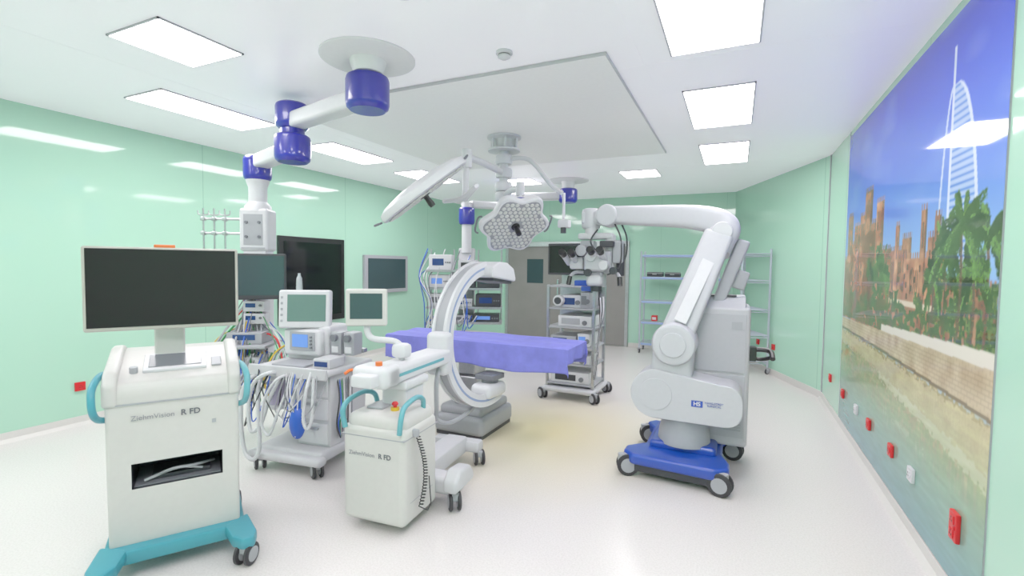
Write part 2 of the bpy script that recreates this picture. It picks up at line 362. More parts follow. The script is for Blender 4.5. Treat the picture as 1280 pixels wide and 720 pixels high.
ca_.data.foreach_set('color',np.concatenate([lini,np.ones((NH,NW,1))],-1).reshape(-1).astype(np.float32))
m=bpy.data.materials.new('printed_glass'); m.use_nodes=True; p=m.node_tree.nodes['Principled BSDF']
at=m.node_tree.nodes.new('ShaderNodeAttribute'); at.attribute_name='Print'; gm=m.node_tree.nodes.new('ShaderNodeGamma'); gm.inputs[1].default_value=1.18
m.node_tree.links.new(at.outputs['Color'],gm.inputs[0]); m.node_tree.links.new(gm.outputs[0],p.inputs['Base Color']); p.inputs['Roughness'].default_value=.05
me.materials.append(m)
T=thing('wall_mural','glossy glass wall mural of tower, palms, sandy houses and canal','mural',(XR,4.535,.09))
o=bpy.data.objects.new('printed_panel',me); COL.objects.link(o); o.parent=T; o.matrix_basis=T.matrix_basis.inverted()
finish('backing_panel',B(T).bb(XR-.007,XR,Y0,Y1,Z0,Z1),LGREY,T,smooth=False)
def socket(y,red,face='R',z=.4,double=False):
    T=thing('wall_socket',('red' if red else 'white')+' plastic electrical socket plate on the '+('green glass wall' if y>6.3 or face!='R' else 'mural wall'),'wall socket',(0,0,0),0,'wall sockets along the room')
    h=.15 if double else .09
    if face=='R': T.matrix_basis=Matrix.Translation((XR-.008 if Y0<y<Y1 else XR,y,z))@Matrix.Rotation(-PI/2,4,'Z')
    elif face=='L': T.matrix_basis=Matrix.Translation((XL,y,z))@Matrix.Rotation(PI/2,4,'Z')
    else:
        P=ca+dd*y; T.matrix_basis=Matrix.Translation((P.x,P.y,z))@Matrix.Rotation(math.atan2(dd.y,dd.x)+PI,4,'Z')
    finish('cover_plate',B().box((0,-.011,0),(.09,.022,h),.006),RED if red else WHITE,T)
    b=B()
    for dz in ((-.035,.035) if double else (0,)):
        b.m(0).box((0,-.024,dz),(.045,.006,.045),.003)
        b.m(1)
        for q in ((-.01,-.006),(.01,-.006),(0,.012)): b.box((q[0],-.0275,q[1]+dz),(.005,.002,.009))
    b.m(0).box((.03,-.024,.0),(.012,.008,.02),.003)
    finish('socket_outlet',b,[RED if red else WHITE,BLACK],T)
for y,r_,d_ in ((3.13,1,1),(3.81,0,0),(4.26,1,0),(4.90,1,0),(5.37,0,0),(5.99,1,0),(6.79,1,0)): socket(y,r_,'R',double=bool(d_))
socket(1.35,1,'C',.45); socket(1.9,1,'C',.45); socket(2.6,1,'L'); socket(4.2,1,'L')

# ---------------- DISPLAY CART ----------------
T=thing('imaging_display_cart','white imaging workstation cart with large dark monitor, teal base and handles','medical cart',(-3.035,1.763,0),58)
def boolcut(o,cut):
    o.modifiers.clear(); cut.modifiers.clear()
    md=o.modifiers.new('b','BOOLEAN'); md.operation='DIFFERENCE'; md.solver='EXACT'; md.object=cut
    dg=bpy.context.evaluated_depsgraph_get(); dg.update()
    me=bpy.data.meshes.new_from_object(o.evaluated_get(dg)); o.modifiers.clear(); o.data=me
    me.polygons.foreach_set('use_smooth',[p.area<.002 for p in me.polygons])
    bpy.data.objects.remove(cut)
b=B(); b.prism([(-.255,.15),(-.275,.55),(-.285,.9),(-.29,1.0),(-.27,1.05),(.10,1.17),(.24,1.17),(.26,1.10),(.26,.15)],-.305,.305,'x',.018,3)
body=finish('cart_body',b,[CREAM,DGREY],T)
cut=finish('cut',B().bb(-.20,.22,-.6,.05,.47,.61),DGREY,T); boolcut(body,cut)
b=B()
for s_ in (-1,1):
    b.prism([(-.30,.93),(-.305,1.05),(-.24,1.11),(.1,1.195),(.2,1.195),(.24,1.12),(.2,.95),(-.1,.90)],s_*.25,s_*.316,'x',.02,3)
finish('shoulder_cover',b,CREAM,T)
b=B(); b.bb(-.29,.29,-.2935,-.283,.935,.943)
finish('seam_strip',b,LGREY,T)
b=B(); b.bb(-.19,.21,-.25,.05,.472,.478); b.m(1).bb(-.12,.16,-.2,0,.478,.5,.004); b.m(2).tube([(-.15,-.22,.49),(-.02,-.2,.52),(.08,-.22,.53),(.18,-.1,.5)],.008).tube([(-.1,-.2,.5),(.0,-.24,.54),(.12,-.2,.5)],.006)
finish('storage_tray',b,[GREY,DGREY,LGREY],T)
sl=math.atan2(.12,.37)
b=B(); b.box((.0,-.09,1.117),(.30,.20,.02),.006,2,(sl,0,0)); b.m(1).box((.0,-.09,1.129),(.25,.15,.005),.002,1,(sl,0,0))
finish('touch_screen',b,[WHITE,mat('touch_grey',(92,96,104),.2)],T,'tilted grey touch screen')
finish('key_panel',B().box((.2,-.12,1.105),(.05,.1,.012),.004,2,(sl,0,0)),LGREY,T)
finish('control_knob',B().cyl((-.19,-.16,1.08),(-.19,-.165,1.115),.02),LGREY,T)
for s_ in (-1,1):
    b=B(); b.tube([(s_*.28,-.1,1.08),(s_*.325,-.2,1.09),(s_*.345,-.31,1.05),(s_*.345,-.35,.99),(s_*.34,-.34,.92),(s_*.325,-.27,.87),(s_*.27,-.2,.85)],.017,10); finish('handle',b,TEALL if s_>0 else TEAL,T,'curved teal push handle')
b=B(); b.bb(-.33,.33,-.33,.3,.085,.165,.02)
for s_ in (-1,1): b.prism([(s_*.22,-.3),(s_*.25,-.46),(s_*.30,-.53),(s_*.36,-.52),(s_*.38,-.44),(s_*.35,-.2)],.10,.17,'z',.02)
finish('base',b,TEAL,T)
for x_,y_,a_ in ((-.32,-.48,.5),(.32,-.48,-.7),(-.3,.25,0),(.3,.25,0)): castor(T,x_,y_,.062,.12,a_)
b=B(); b.box((-.03,.02,1.24),(.15,.06,.22),.02).box((-.03,-.05,1.42),(.18,.1,.18),.02); finish('monitor_neck',b,CREAM,T)
b=B(); b.box((-.04,-.12,1.546),(.72,.045,.462),.012,3); mon=finish('monitor',b,BEIGE,T,'wide flat monitor with pale frame')
b=B(); b.box((-.04,-.144,1.551),(.69,.006,.43),.003); finish('screen',b,SCREEN,mon)
b=B(); b.box((-.04,-.12,1.785),(.10,.02,.018),.004); finish('indicator_lamp',b,ORANGE,T)
RX=Matrix.Rotation(PI/2,4,'X')
text('ZiehmVision',.038,Matrix.Translation((-.10,-.2905,.86))@RX,T,TXTL); text('R FD',.044,Matrix.Translation((.07,-.2905,.861))@RX,T,TXT,bold=.001)
finish('indicator_label',B().box((.18,-.284,.79),(.02,.006,.02)),LGREY,T)

# ---------------- C-ARM ----------------
T=thing('c_arm_xray_machine','white mobile C-shaped X-ray machine with teal handles around operating table','x-ray machine',(-2.05,2.54,0),5)
b=B(); b.box((0,0,.37),(.46,.42,.62),.04,4); b.box((0,.0,.69),(.43,.39,.12),.05,4)
b.m(1).bb(-.232,.232,-.212,.212,.612,.618); b.bb(.225,.2315,-.14,.14,.2,.203)
finish('main_housing',b,[CREAM,LGREY],T)
text('ZiehmVision',.038,Matrix.Translation((-.08,-.2115,.50))@RX,T,TXTL); text('R FD',.044,Matrix.Translation((.09,-.2115,.501))@RX,T,TXT,bold=.001)
for s_ in (-1,1):
    b=B(); b.tube([(s_*.20,-.215,.66),(s_*.215,-.22,.76),(s_*.21,-.17,.82),(s_*.20,-.02,.84),(s_*.19,.08,.80),(s_*.18,.1,.72)],.017,10); finish('handle',b,TEALL,T,'curved teal push handle')
b=B(); b.cyl((.06,-.05,.74),(.06,-.05,.77),.028); b.m(1).cyl((.06,-.05,.77),(.06,-.05,.79),.012).lathe([(.0,.0),(.02,.0),(.022,.008),(.015,.02),(0,.024)],(.06,-.05,.785)); finish('emergency_stop_button',b,[YEL,RED],T)
b=B(); b.box((-.08,.02,.755),(.12,.2,.02),.008); finish('control_pad',b,LGREY,T)
pts=[]
for i in range(240):
    u=i/239; z=.62-.46*u; a=i*.62; pts.append((.262+.02*math.sin(u*3)+.013*math.cos(a),-.10+.06*math.sin(u*2.6)+.013*math.sin(a),z))
pts+= [(.27,-.04,.13),(.275,0,.10),(.27,.05,.13),(.262,.05,.22),(.25,.06,.3)]
b=B(); b.tube(pts,.004,5,sub=1); finish('coiled_cable',b,BLACK,T,'black coiled cable')
b=B(); b.box((.245,-.10,.64),(.045,.03,.05),.01); finish('hand_switch',b,LGREY,T)
b=B(); b.box((0,.55,.17),(.2,.9,.14),.03); b.box((0,.29,.16),(.74,.16,.12),.03,3)
for s_ in (-1,1): b.prism([(.16,.14),(.16,.22),(.24,.29),(.40,.27),(.46,.20),(.46,.14)],s_*.29,s_*.40,'x',.025,3)
b.box((0,1.0,.16),(.44,.12,.1),.03)
finish('chassis',b,OFFW,T)
for x_,y_ in ((-.35,.24),(.35,.24),(-.2,1.0),(.2,1.0)): castor(T,x_,y_,.065,.14,.6)
b=B(); b.box((0,.14,.80),(.2,.24,.24),.03); b.box((0,.14,.9),(.24,.3,.06),.02); finish('lift_column',b,WHITE,T)
b=B(); b.box((0,.24,.985),(.2,.86,.12),.03,3); b.box((-.03,-.12,.985),(.26,.2,.14),.04,3).box((-.02,-.25,.98),(.16,.1,.08),.02); b.m(1).box((.101,.24,.985),(.004,.6,.02)); b.m(0).box((0,.66,1.0),(.18,.14,.34),.04,3)
finish('horizontal_carriage',b,[WHITE,TEALL],T)
finish('brake_lever',B().cyl((.0,-.14,1.05),(.0,-.14,1.08),.022),ORANGE,T)
finish('steering_lever',B().tube([(-.14,-.15,1.0),(-.18,-.18,1.02),(-.2,-.22,1.0)],.01),ORANGE,T)
RZ=math.radians(-11)
CM=Matrix.Translation((.10,.72+.60,1.08))@Matrix.Rotation(RZ,4,'Z')
b=B(); b.X=CM
A0,A1=math.radians(-108),math.radians(84)
b.arcbox(.56,.64,-.045,.045,A0,A1); b.m(1).arcbox(.545,.655,-.07,-.045,A0,A1); b.arcbox(.545,.655,.045,.07,A0,A1); b.m(2).arcbox(.59,.608,.067,.072,A0,A1).arcbox(.59,.608,-.072,-.067,A0,A1)
finish('c_arc',b,[LGREY,WHITE,mat('arc_blue_stripe',(130,148,188),.4)],T,'slim white C-shaped arc with pale blue stripe')
b=B(); b.X=CM@Matrix.Translation((0,.0,.50))@Matrix.Rotation(-.12,4,'X'); b.prism([(-.12,.03),(-.12,.09),(-.02,.15),(.12,.16),(.24,.12),(.29,.03),(.28,.0),(-.10,.0)],-.16,.16,'x',.03,3); b.m(1).box((0,.09,-.012),(.28,.32,.03),.01)
finish('image_detector',b,[WHITE,DGREY],T,'white hooded square detector with dark face')
b=B(); b.X=CM; b.box((0,.08,-.53),(.22,.30,.13),.045,3); b.m(1).cyl((0,.10,-.47),(0,.10,-.38),.08).box((0,.10,-.41),(.2,.2,.05),.01)
finish('x_ray_tube_housing',b,[WHITE,GREY],T)
b=B(); b.X=CM; b.tube([(0.03,-.62,-.1),(.08,-.76,-.25),(.06,-.74,-.5),(0,-.66,-.62),(0,-.5,-.69),(0,-.3,-.68),(0,-.1,-.62)],.018,8); finish('supply_hose',b,LGREY,T)
b=B(); b.tube([(0,.12,1.04),(0,.12,1.12),(-.05,.11,1.17),(-.2,.09,1.18),(-.25,.085,1.22),(-.255,.085,1.29)],.022,10); b.box((.0,.12,1.11),(.12,.1,.1),.03); finish('display_arm',b,WHITE,T)
DM=Matrix.Translation((-.24,.06,1.40))@Matrix.Rotation(math.radians(28),4,'Z')
b=B(); b.X=DM; b.box((0,0,0),(.275,.05,.255),.015,3); d=finish('control_display',b,CREAM,T); b=B(); b.X=DM; b.box((0,-.026,.01),(.215,.004,.175),.002); finish('screen',b,SCREENG,d)

# ---------------- ANAESTHESIA MACHINE ----------------
T=thing('anaesthesia_machine','white wheeled anaesthesia machine with monitors, hoses and blue breathing bag','anaesthesia machine',(-3.29,3.05,0),8)
b=B(); b.box((0,0,.15),(.66,.66,.09),.03,3); b.bb(-.36,.36,-.4,-.3,.1,.17,.03,3); finish('wheeled_base',b,OFFW,T)
for x_,y_ in ((-.28,-.33),(.28,-.33),(-.28,.3),(.28,.3)): castor(T,x_,y_,.065,.13,.9)
b=B(); b.bb(-.02,.31,-.2,.3,.19,.8,.02).bb(-.31,-.02,.02,.3,.19,.8,.02); finish('cabinet',b,OFFW,T)
for k,z in enumerate((.22,.42,.61)):
    b=B(); b.bb(0,.29,-.215,-.2,z,z+.17,.006); dr=finish('drawer',b,WHITE,T); b=B(); b.bb(.08,.21,-.235,-.215,z+.12,z+.14,.005); finish('handle',b,LGREY,dr)
b=B(); b.bb(-.37,.38,-.33,.3,.8,.85,.02,3).bb(-.37,.38,-.35,-.32,.78,.87,.012); finish('worktop',b,OFFW,T)
b=B(); b.bb(-.30,.14,.0,.28,.85,1.16,.03,3).bb(-.28,.1,-.06,.02,.9,1.13,.03,3); finish('ventilator_housing',b,WHITE,T)
b=B(); b.bb(-.2,.05,-.075,-.055,.95,1.11,.006); v=finish('ventilator_display',b,LGREY,T); b=B(); b.bb(-.17,-.01,-.08,-.074,.98,1.09,.002); finish('screen',b,LCD,v)
for i in range(4): finish('control_button',B().cyl((.025,-.07,.98+.03*i),(.025,-.09,.98+.03*i),.009,seg=12),GREY,T)
b=B(); b.cyl((-.08,.12,1.15),(-.08,.12,1.25),.04); b.bb(-.16,.0,.05,.15,1.24,1.38,.02); finish('monitor_stand',b,WHITE,T)
DM=Matrix.Translation((-.09,.0,1.30))@Matrix.Rotation(math.radians(22),4,'Z')@Matrix.Rotation(-.08,4,'X')
b=B(); b.X=DM; b.box((0,0,0),(.43,.09,.33),.02,3); d=finish('patient_monitor',b,WHITE,T); b=B(); b.X=DM; b.box((.02,-.047,.01),(.32,.005,.23),.002); finish('screen',b,SCREENT,d)
for i in range(5):
    b=B(); b.X=DM; b.box((-.185,-.048,-.1+.05*i),(.02,.004,.02),.002); finish('control_button',b,LGREY,d)
b=B(); b.cyl((-.2,.05,1.44),(-.2,.05,1.56),.028,.024).lathe([(.024,0),(.012,.03),(.012,.05),(0,.05)],(-.2,.05,1.56)); finish('drug_bottle',b,CLEAR,T)
for i in range(2):
    b=B(); b.m(0).box((.22+.13*i,.05,1.02),(.11,.13,.2),.02); b.m(1).cyl((.22+.13*i,-.0,1.07),(.22+.13*i,-.05,1.07),.03); b.m(2).box((.22+.13*i,-.018,.97),(.06,.01,.05)); finish('vaporiser',b,[LGREY,GREY,WHITE],T)
b=B(); b.bb(.14,.42,.1,.16,.93,.97,.01); finish('rail',b,STEEL,T)
b=B(); b.cyl((-.2,-.2,.52),(-.2,-.2,.72),.075,seg=24); b.m(1).cyl((-.2,-.2,.72),(-.2,-.2,.8),.08,seg=24,bev=.01).cyl((-.2,-.2,.48),(-.2,-.2,.52),.08,seg=24,bev=.01); finish('absorber_canister',b,[mat('soda_lime',(170,160,190),.5),WHITE],T)
b=B(); b.tube([(.14,-.3,.78),(.14,-.35,.70),(.14,-.36,.58)],.02); b.m(1).ball((.14,-.38,.44),.066,(1,.8,1.95)); b.cyl((.14,-.375,.54),(.14,-.37,.62),.022); finish('breathing_bag',b,[WHITE,BLUEL],T,'blue rubber breathing bag')
for pts,r_ in (([(-.3,-.3,.8),(-.36,-.4,.7),(-.38,-.42,.45),(-.33,-.44,.2),(-.25,-.44,.12),(-.2,-.42,.2),(-.22,-.4,.45),(-.26,-.36,.68),(-.28,-.28,.78)],.018),
 ([(-.1,-.3,.8),(-.12,-.4,.82),(-.24,-.42,.74),(-.3,-.42,.55),(-.27,-.43,.35),(-.2,-.4,.4),(-.15,-.36,.6),(-.05,-.34,.78)],.017),
 ([(.0,-.3,.8),(-.02,-.42,.78),(-.12,-.44,.62),(-.14,-.45,.42),(-.08,-.44,.34),(-.02,-.42,.5),(.04,-.36,.72)],.012),
 ([(.24,-.34,.84),(.24,-.4,.7),(.23,-.42,.5),(.26,-.42,.42),(.29,-.4,.5),(.28,-.36,.8)],.014)):
    finish('breathing_hose',B().hosed(pts,r_),TUBE,T,'white corrugated breathing hose')
CM4=[BLACK,BLUEL,GREEN,YEL,GREY,WHITE]
for i,mi in enumerate((0,1,2,5,4,0,5,4)): finish('cable',B().tube([(.3,-.1+.03*i,.75),(.36+.015*i,-.15,.6-.05*i),(.37,-.2+.02*i,.4),(.33,-.1,.25)],.006,6),CM4[mi],T)
for i in range(12):
    a=random.uniform(-.3,.3); finish('cable',B().tube([(a,-.34,.84),(a+random.uniform(-.05,.05),-.40,random.uniform(.6,.75)),(a+random.uniform(-.1,.1),-.41,random.uniform(.3,.55)),(a+random.uniform(-.05,.12),-.39,random.uniform(.45,.65)),(a+.1,-.34,.80)],.005,6),[WHITE,GREY,WHITE,BLACK,LGREY,BLUEL][i%6],T)
for k_,mi in ((0,3),(.05,4),(.1,5)): finish('cable',B().tube([(-.3,.1+k_,1.0),(-.42-k_*.3,k_,.9),(-.45,-.1+k_,.7-k_),(-.38,-.1,.5),(-.33,.0,.4)],.007,6),CM4[mi],T)
finish('tray',B().bb(-.2,.12,-.28,-.05,.85,.87,.005),LGREY,T)
b=B(); b.bb(.18,.34,-.25,-.05,.85,.93,.01); b.m(1).bb(.2,.32,-.256,-.25,.87,.91); finish('gas_module',b,[OFFW,LCDD],T)

# ---------------- PENDANT (near) ----------------
T=thing('ceiling_supply_pendant','ceiling-hung medical supply pendant with white arms and glossy blue joints','medical pendant',(-2.42,2.74,H))
b=B(T); b.lathe([(0,0),(.33,0),(.33,-.012),(.31,-.02),(.15,-.024),(0,-.024)],(-2.42,2.74,H-.002),seg=48); b.lathe([(.13,0),(.12,-.04),(.1,-.09),(0,-.09)],(-2.42,2.74,H-.02),seg=32)
PLG=mat('plate_grey_glow',(215,214,217),.4,emit=.07)  # small emission brightens the ceiling plates, which are no lamps
finish('ceiling_plate',b,PLG,T)
def joint(T,c,r,h):
    b=B(T); b.lathe([(0,h/2),(r*.8,h/2),(r*.95,h/2-.015),(r,h/2-.04),(r,-h/2+.05),(r*.95,-h/2+.02),(r*.8,-h/2),(0,-h/2)],c,seg=32); return finish('swivel_joint',b,BLUE,T,'glossy blue swivel joint')
def armlink(T,p,q,w,h):
    b=B(T); p=Vector(p);q=Vector(q); d=q-p; L_=d.length; ang=math.atan2(d.y,d.x); c=(p+q)/2
    b.X=Matrix.Translation(c)@Matrix.Rotation(ang,4,'Z')@Matrix.Rotation(-math.asin(d.z/L_),4,'Y'); b.box((0,0,0),(L_,w,h),.03,3); return finish('arm',b,WHITE,T)
J1=(-2.46,2.78,2.93)
joint(T,J1,.155,.25)
armlink(T,(-2.52,2.80,2.91),(-3.5,3.06,2.93),.16,.13)
joint(T,(-3.57,3.08,2.98),.14,.22); b=B(T); b.cyl((-3.57,3.08,2.89),(-3.57,3.08,2.76),.10); finish('spacer',b,BLUE,T); joint(T,(-3.57,3.08,2.70),.15,.24)
armlink(T,(-3.65,3.1,2.69),(-4.28,3.31,2.69),.16,.13)
joint(T,(-4.35,3.33,2.63),.13,.24)
b=B(T); b.lathe([(.11,2.52),(.1,2.48),(.085,2.44),(.085,2.3),(.12,2.26),(.13,2.2)],(-4.35,3.33,0),seg=28); finish('down_tube',b,WHITE,T)
PM=Matrix.Translation((-4.35,3.33,0))@Matrix.Rotation(math.radians(30),4,'Z')
b=B(T); b.X=PM; b.box((0,0,2.02),(.27,.24,.42),.03,3); b.box((0,0,1.2),(.22,.2,1.25),.02); 
b.m(1).box((0,-.122,2.02),(.18,.006,.3),.002).box((0,-.122,1.84),(.22,.008,.012))
for i in range(6): b.m(1).box((-.05+.1*(i%2),-.102,1.0+.13*(i//2)),(.07,.012,.09),.004)
b.m(2)
for i in range(4): b.cyl((-.06+.12*(i%2),-.115,1.95+.14*(i//2)),(-.06+.12*(i%2),-.14,1.95+.14*(i//2)),.014)
finish('service_head',b,[WHITE,LGREY,GREY],T)
b=B(T); b.X=PM; b.cyl((-.5,-.08,2.12),(-.1,-.08,2.12),.012).cyl((-.5,-.08,1.98),(-.1,-.08,1.98),.012)
for x_ in (-.48,-.38,-.28): b.cyl((x_,-.08,1.72),(x_,-.08,2.22),.008); b.box((x_,-.08,2.12),(.04,.05,.04),.008).box((x_,-.08,1.98),(.04,.05,.04),.008); b.tube([(x_-.05,-.08,2.2),(x_-.04,-.08,2.16),(x_+.04,-.08,2.16),(x_+.05,-.08,2.2)],.006)
for x_ in (-.3,-.15,0,.15): b.cyl((x_,-.25,1.72),(x_,-.15,1.72),.03)
b.box((-.1,-.18,1.74),(.6,.03,.03),.006)
finish('accessory_rail',b,STEEL,T)
for z in (.92,.66):
    b=B(T); b.X=PM; b.box((0,-.28,z),(.5,.42,.03),.01); finish('shelf',b,LGREY,T)
b=B(T); b.X=PM; b.box((.02,-.26,.99),(.32,.26,.11),.01); b.m(1).box((.02,-.392,1.0),(.2,.005,.05)); finish('supply_module',b,[LGREY,LCDD],T)
b=B(T); b.X=PM; b.box((0,-.28,.75),(.34,.28,.14),.01); finish('supply_module',b,OFFW,T)
for i in range(3):
    b=B(T); b.X=PM; b.box((.06,-.2,1.16+.12*i),(.2,.14,.10),.01); b.m(1).box((.03,-.272,1.17+.12*i),(.09,.004,.04)); b.m(2).cyl((.12,-.27,1.17+.12*i),(.12,-.28,1.17+.12*i),.012); finish('infusion_pump',b,[OFFW,LCDD,GREY],T)
HC=[GREY,WHITE,YEL,WHITE,LGREY,BLUEL,WHITE,GREY,RED,GREEN,LGREY]
for i in range(44):
    ox=random.uniform(-.34,.42); oy=random.uniform(-.5,-.2); P=PM
    pts=[P@Vector((random.uniform(-.1,.1),-.13,random.uniform(1.0,1.5))),P@Vector((ox*.7,oy*.8,1.0)),P@Vector((ox,oy,.75)),P@Vector((ox+random.uniform(-.1,.1),oy,random.uniform(.35,.6))),P@Vector((ox+.1,oy-.05,.6)),P@Vector((ox+.16,oy+.08,.85))]
    finish('gas_hose',B(T).tube(pts,random.choice((.005,.006,.009)),6),HC[i%11],T)
b=B(T); b.tube([(-4.2,3.25,1.75),(-4.1,3.15,1.68),(-4.0,3.05,1.6)],.02); finish('monitor_arm',b,WHITE,T)
DM=Matrix.Translation((-3.97,3.03,1.57))@Matrix.Rotation(math.radians(50),4,'Z')
b=B(T); b.X=DM; b.box((0,0,0),(.47,.05,.42),.012); d=finish('monitor',b,DGREY,T,'black flat monitor'); b=B(T); b.X=DM; b.box((0,-.026,.01),(.43,.004,.36)); finish('screen',b,SCREENG,d)

# ---------------- WALL DISPLAYS ----------------
T=thing('wall_display','large black-framed glossy display set into the green wall','wall display',(XL,5.63,.76))
b=B(T); b.bb(XL,XL+.05,4.98,6.28,.76,2.10,.008); finish('frame',b,BLACK,T)
finish('screen',B(T).bb(XL+.05,XL+.054,5.06,6.2,.86,2.02),SCREENB,T,smooth=False)
T=thing('wall_monitor','silver-framed flat monitor mounted on the green wall','wall display',(XL,7.39,1.16))
b=B(T); b.bb(XL,XL+.06,6.77,8.02,1.15,1.86,.01); finish('frame',b,LGREY,T)
finish('screen',B(T).bb(XL+.06,XL+.064,6.85,7.94,1.22,1.8),SCREENG,T,smooth=False)

# ---------------- SURGICAL LIGHT ----------------
T=thing('surgical_light','ceiling-hung double-headed LED operating light with white arms and camera','surgical light',(-2.40,4.92,H))
mx,my=-2.40,4.92; HM=H-.030
b=B(T); b.lathe([(0,0),(.19,0),(.19,-.02),(.13,-.04),(.1,-.12),(0,-.12)],(mx,my,HM)); b.cyl((mx,my,3.05),(mx,my,2.38),.05)
for i in range(6):
    a=i*PI/3; b.cyl((mx+.15*math.cos(a),my+.15*math.sin(a),HM),(mx+.15*math.cos(a),my+.15*math.sin(a),2.98),.015)
b.lathe([(0,0),(.18,0),(.18,.02),(0,.02)],(mx,my,2.97))
for z in (2.83,2.68,2.53,2.42): b.lathe([(.05,0),(.085,0),(.095,.02),(.095,.08),(.085,.1),(.05,.1)],(mx,my,z))
finish('ceiling_mount',b,WHITE,T)
def tubepart(name,pts,r,m=WHITE,sm=True):
    b=B(T); b.tube(pts,r,12,sm); return finish(name,b,m,T)
tubepart('arm',[(mx,my,2.73),(-2.38,4.4,2.74),(-2.36,4.05,2.73)],.035)
b=B(T); b.cyl((-2.36,4.03,2.8),(-2.36,4.03,2.62),.05,bev=.01); b.tube([(-2.36,4.03,2.64),(-2.34,3.98,2.52),(-2.3,3.9,2.30)],.028,12); finish('spring_arm',b,WHITE,T)
f=Vector((-.4204,.9062,-.0469)); rr=Vector((.9069,.4213,.0117)); uu=Vector((-.0303,.0376,.9989))
LBACK=mat('lamp_backplate',(140,140,148),.4)
def head(Cc,N,Rr,up,sides,amp=.1):
    N=N.normalized(); X=(up-N*up.dot(N)).normalized(); Y=N.cross(X)
    M=Matrix((X,Y,N)).transposed().to_4x4(); M.translation=Cc
    b=B(T); b.X=M
    def hexr(a,R_): return R_*(1-amp*(1-math.cos(sides*a))/2)
    n=60
    def ring(t,R_,z): return [t.verts.new((hexr(2*PI*i/n,R_)*math.cos(2*PI*i/n),hexr(2*PI*i/n,R_)*math.sin(2*PI*i/n),z)) for i in range(n)]
    t=bmesh.new(); rs=[ring(t,Rr*k,z) for k,z in ((.95,-.03),(.99,-.02),(1.0,0),(.97,.035),(.85,.06),(.5,.085),(.2,.09))]
    for a_,c_ in zip(rs,rs[1:]):
        for i in range(n): t.faces.new([a_[i],a_[(i+1)%n],c_[(i+1)%n],c_[i]])
    t.faces.new(rs[0][::-1]); t.faces.new(rs[-1]); bmesh.ops.recalc_face_normals(t,faces=t.faces[:]); b._add(t)
    hd=finish('lamp_head',b,WHITE,T)
    b=B(T); b.X=M
    t=bmesh.new(); rs=[ring(t,Rr*.90,-.030),ring(t,Rr*.89,-.034)]
    for i in range(n): t.faces.new([rs[0][i],rs[0][(i+1)%n],rs[1][(i+1)%n],rs[1][i]])
    t.faces.new(rs[1]); b._add(t)
    b.m(1)
    for i in range(-9,10):
        for j in range(-9,10):
            x_=(i+.5*(j%2))*Rr*.135; y_=j*Rr*.117; d_=math.hypot(x_,y_)
            if Rr*.17<d_ and d_<hexr(math.atan2(y_,x_),Rr)*.86: b.lathe([(Rr*.054,0),(Rr*.058,-.005),(Rr*.04,-.010),(0,-.010)],(x_,y_,-.033),seg=9)
    finish('led_array',b,[LBACK,LED],hd)
    b=B(T); b.X=M; b.lathe([(0,-.034),(Rr*.12,-.034),(Rr*.11,-.045),(.024,-.05),(.022,-.07),(.028,-.12),(.024,-.145),(0,-.15)],seg=24); finish('centre_handle',b,BLACK,hd,'black sterile centre handle')
    for s_ in (1,-1):
        b=B(T); b.X=M; b.tube([(s_*Rr*.96,-.10,-.0),(s_*Rr*1.05,-.07,.01),(s_*Rr*1.05,.07,.01),(s_*Rr*.96,.10,0)],.009,8); finish('rim_handle',b,GREY,hd)
    return M
c1=Vector((-2.38,3.34,2.30))
N1=(rr*-.606+uu*.795)*.97+(-f)*.22
head(c1,N1,.45,rr*.795+uu*.606,3)
tubepart('yoke',[(-2.3,3.9,2.30),c1+rr*.45+uu*.05,c1+rr*.30-uu*.02+f*.2,c1+rr*.12+uu*.0+f*.44],.02)
c2=Vector((-1.93,4.2,2.09))
N2=f*.62+Vector((0,0,1))*.70-rr*.30
head(c2,N2,.36,rr+uu*-.35,6,.2)
tubepart('arm',[(mx,my,2.47),(-2.2,4.7,2.5),(-2.0,4.5,2.48)],.032)
b=B(T); b.cyl((-2.0,4.48,2.54),(-2.0,4.48,2.4),.045,bev=.01); b.m(1).cyl((-1.96,4.40,2.37),(-1.96,4.40,2.28),.06,bev=.015); b.m(0).tube([(-2.0,4.48,2.42),(-1.97,4.42,2.34),(-1.95,4.35,2.2),(-1.93,4.26,2.15)],.022,10); finish('spring_arm',b,[WHITE,BLUE],T)
tubepart('arm',[(mx,my,2.88),(-2.1,4.93,2.86),(-1.85,4.95,2.58),(-1.72,4.96,2.48)],.025)
b=B(T); b.cyl((-1.70,4.96,2.48),(-1.70,4.96,2.2),.016); b.box((-1.69,4.96,2.15),(.13,.1,.09),.02); b.m(1).cyl((-1.69,4.93,2.11),(-1.69,4.93,2.05),.03); finish('camera',b,[WHITE,DGREY],T)

# ---------------- FAR PENDANT ----------------
T=thing('ceiling_supply_pendant','ceiling-hung equipment pendant with blue joints and shelves of devices','medical pendant',(-2.65,7.95,H))
b=B(T); b.lathe([(0,0),(.35,0),(.35,-.012),(.33,-.02),(0,-.024)],(-2.65,7.95,H-.002),seg=40); b.lathe([(.12,0),(.1,-.14),(0,-.14)],(-2.65,7.95,H-.02)); finish('ceiling_plate',b,PLG,T)
joint(T,(-2.65,7.95,2.90),.16,.24); armlink(T,(-2.75,7.93,2.9),(-3.6,7.62,2.88),.16,.12); joint(T,(-3.66,7.6,2.8),.14,.22); armlink(T,(-3.7,7.55,2.72),(-4.02,7.0,2.70),.15,.12)
joint(T,(-4.05,6.93,2.50),.13,.28)
b=B(T); b.cyl((-4.05,6.93,2.4),(-4.05,6.93,1.9),.08); b.cyl((-4.05,6.93,2.72),(-4.05,6.93,2.6),.09); finish('down_tube',b,WHITE,T)
PM=Matrix.Translation((-4.05,6.93,0))@Matrix.Rotation(math.radians(25),4,'Z')
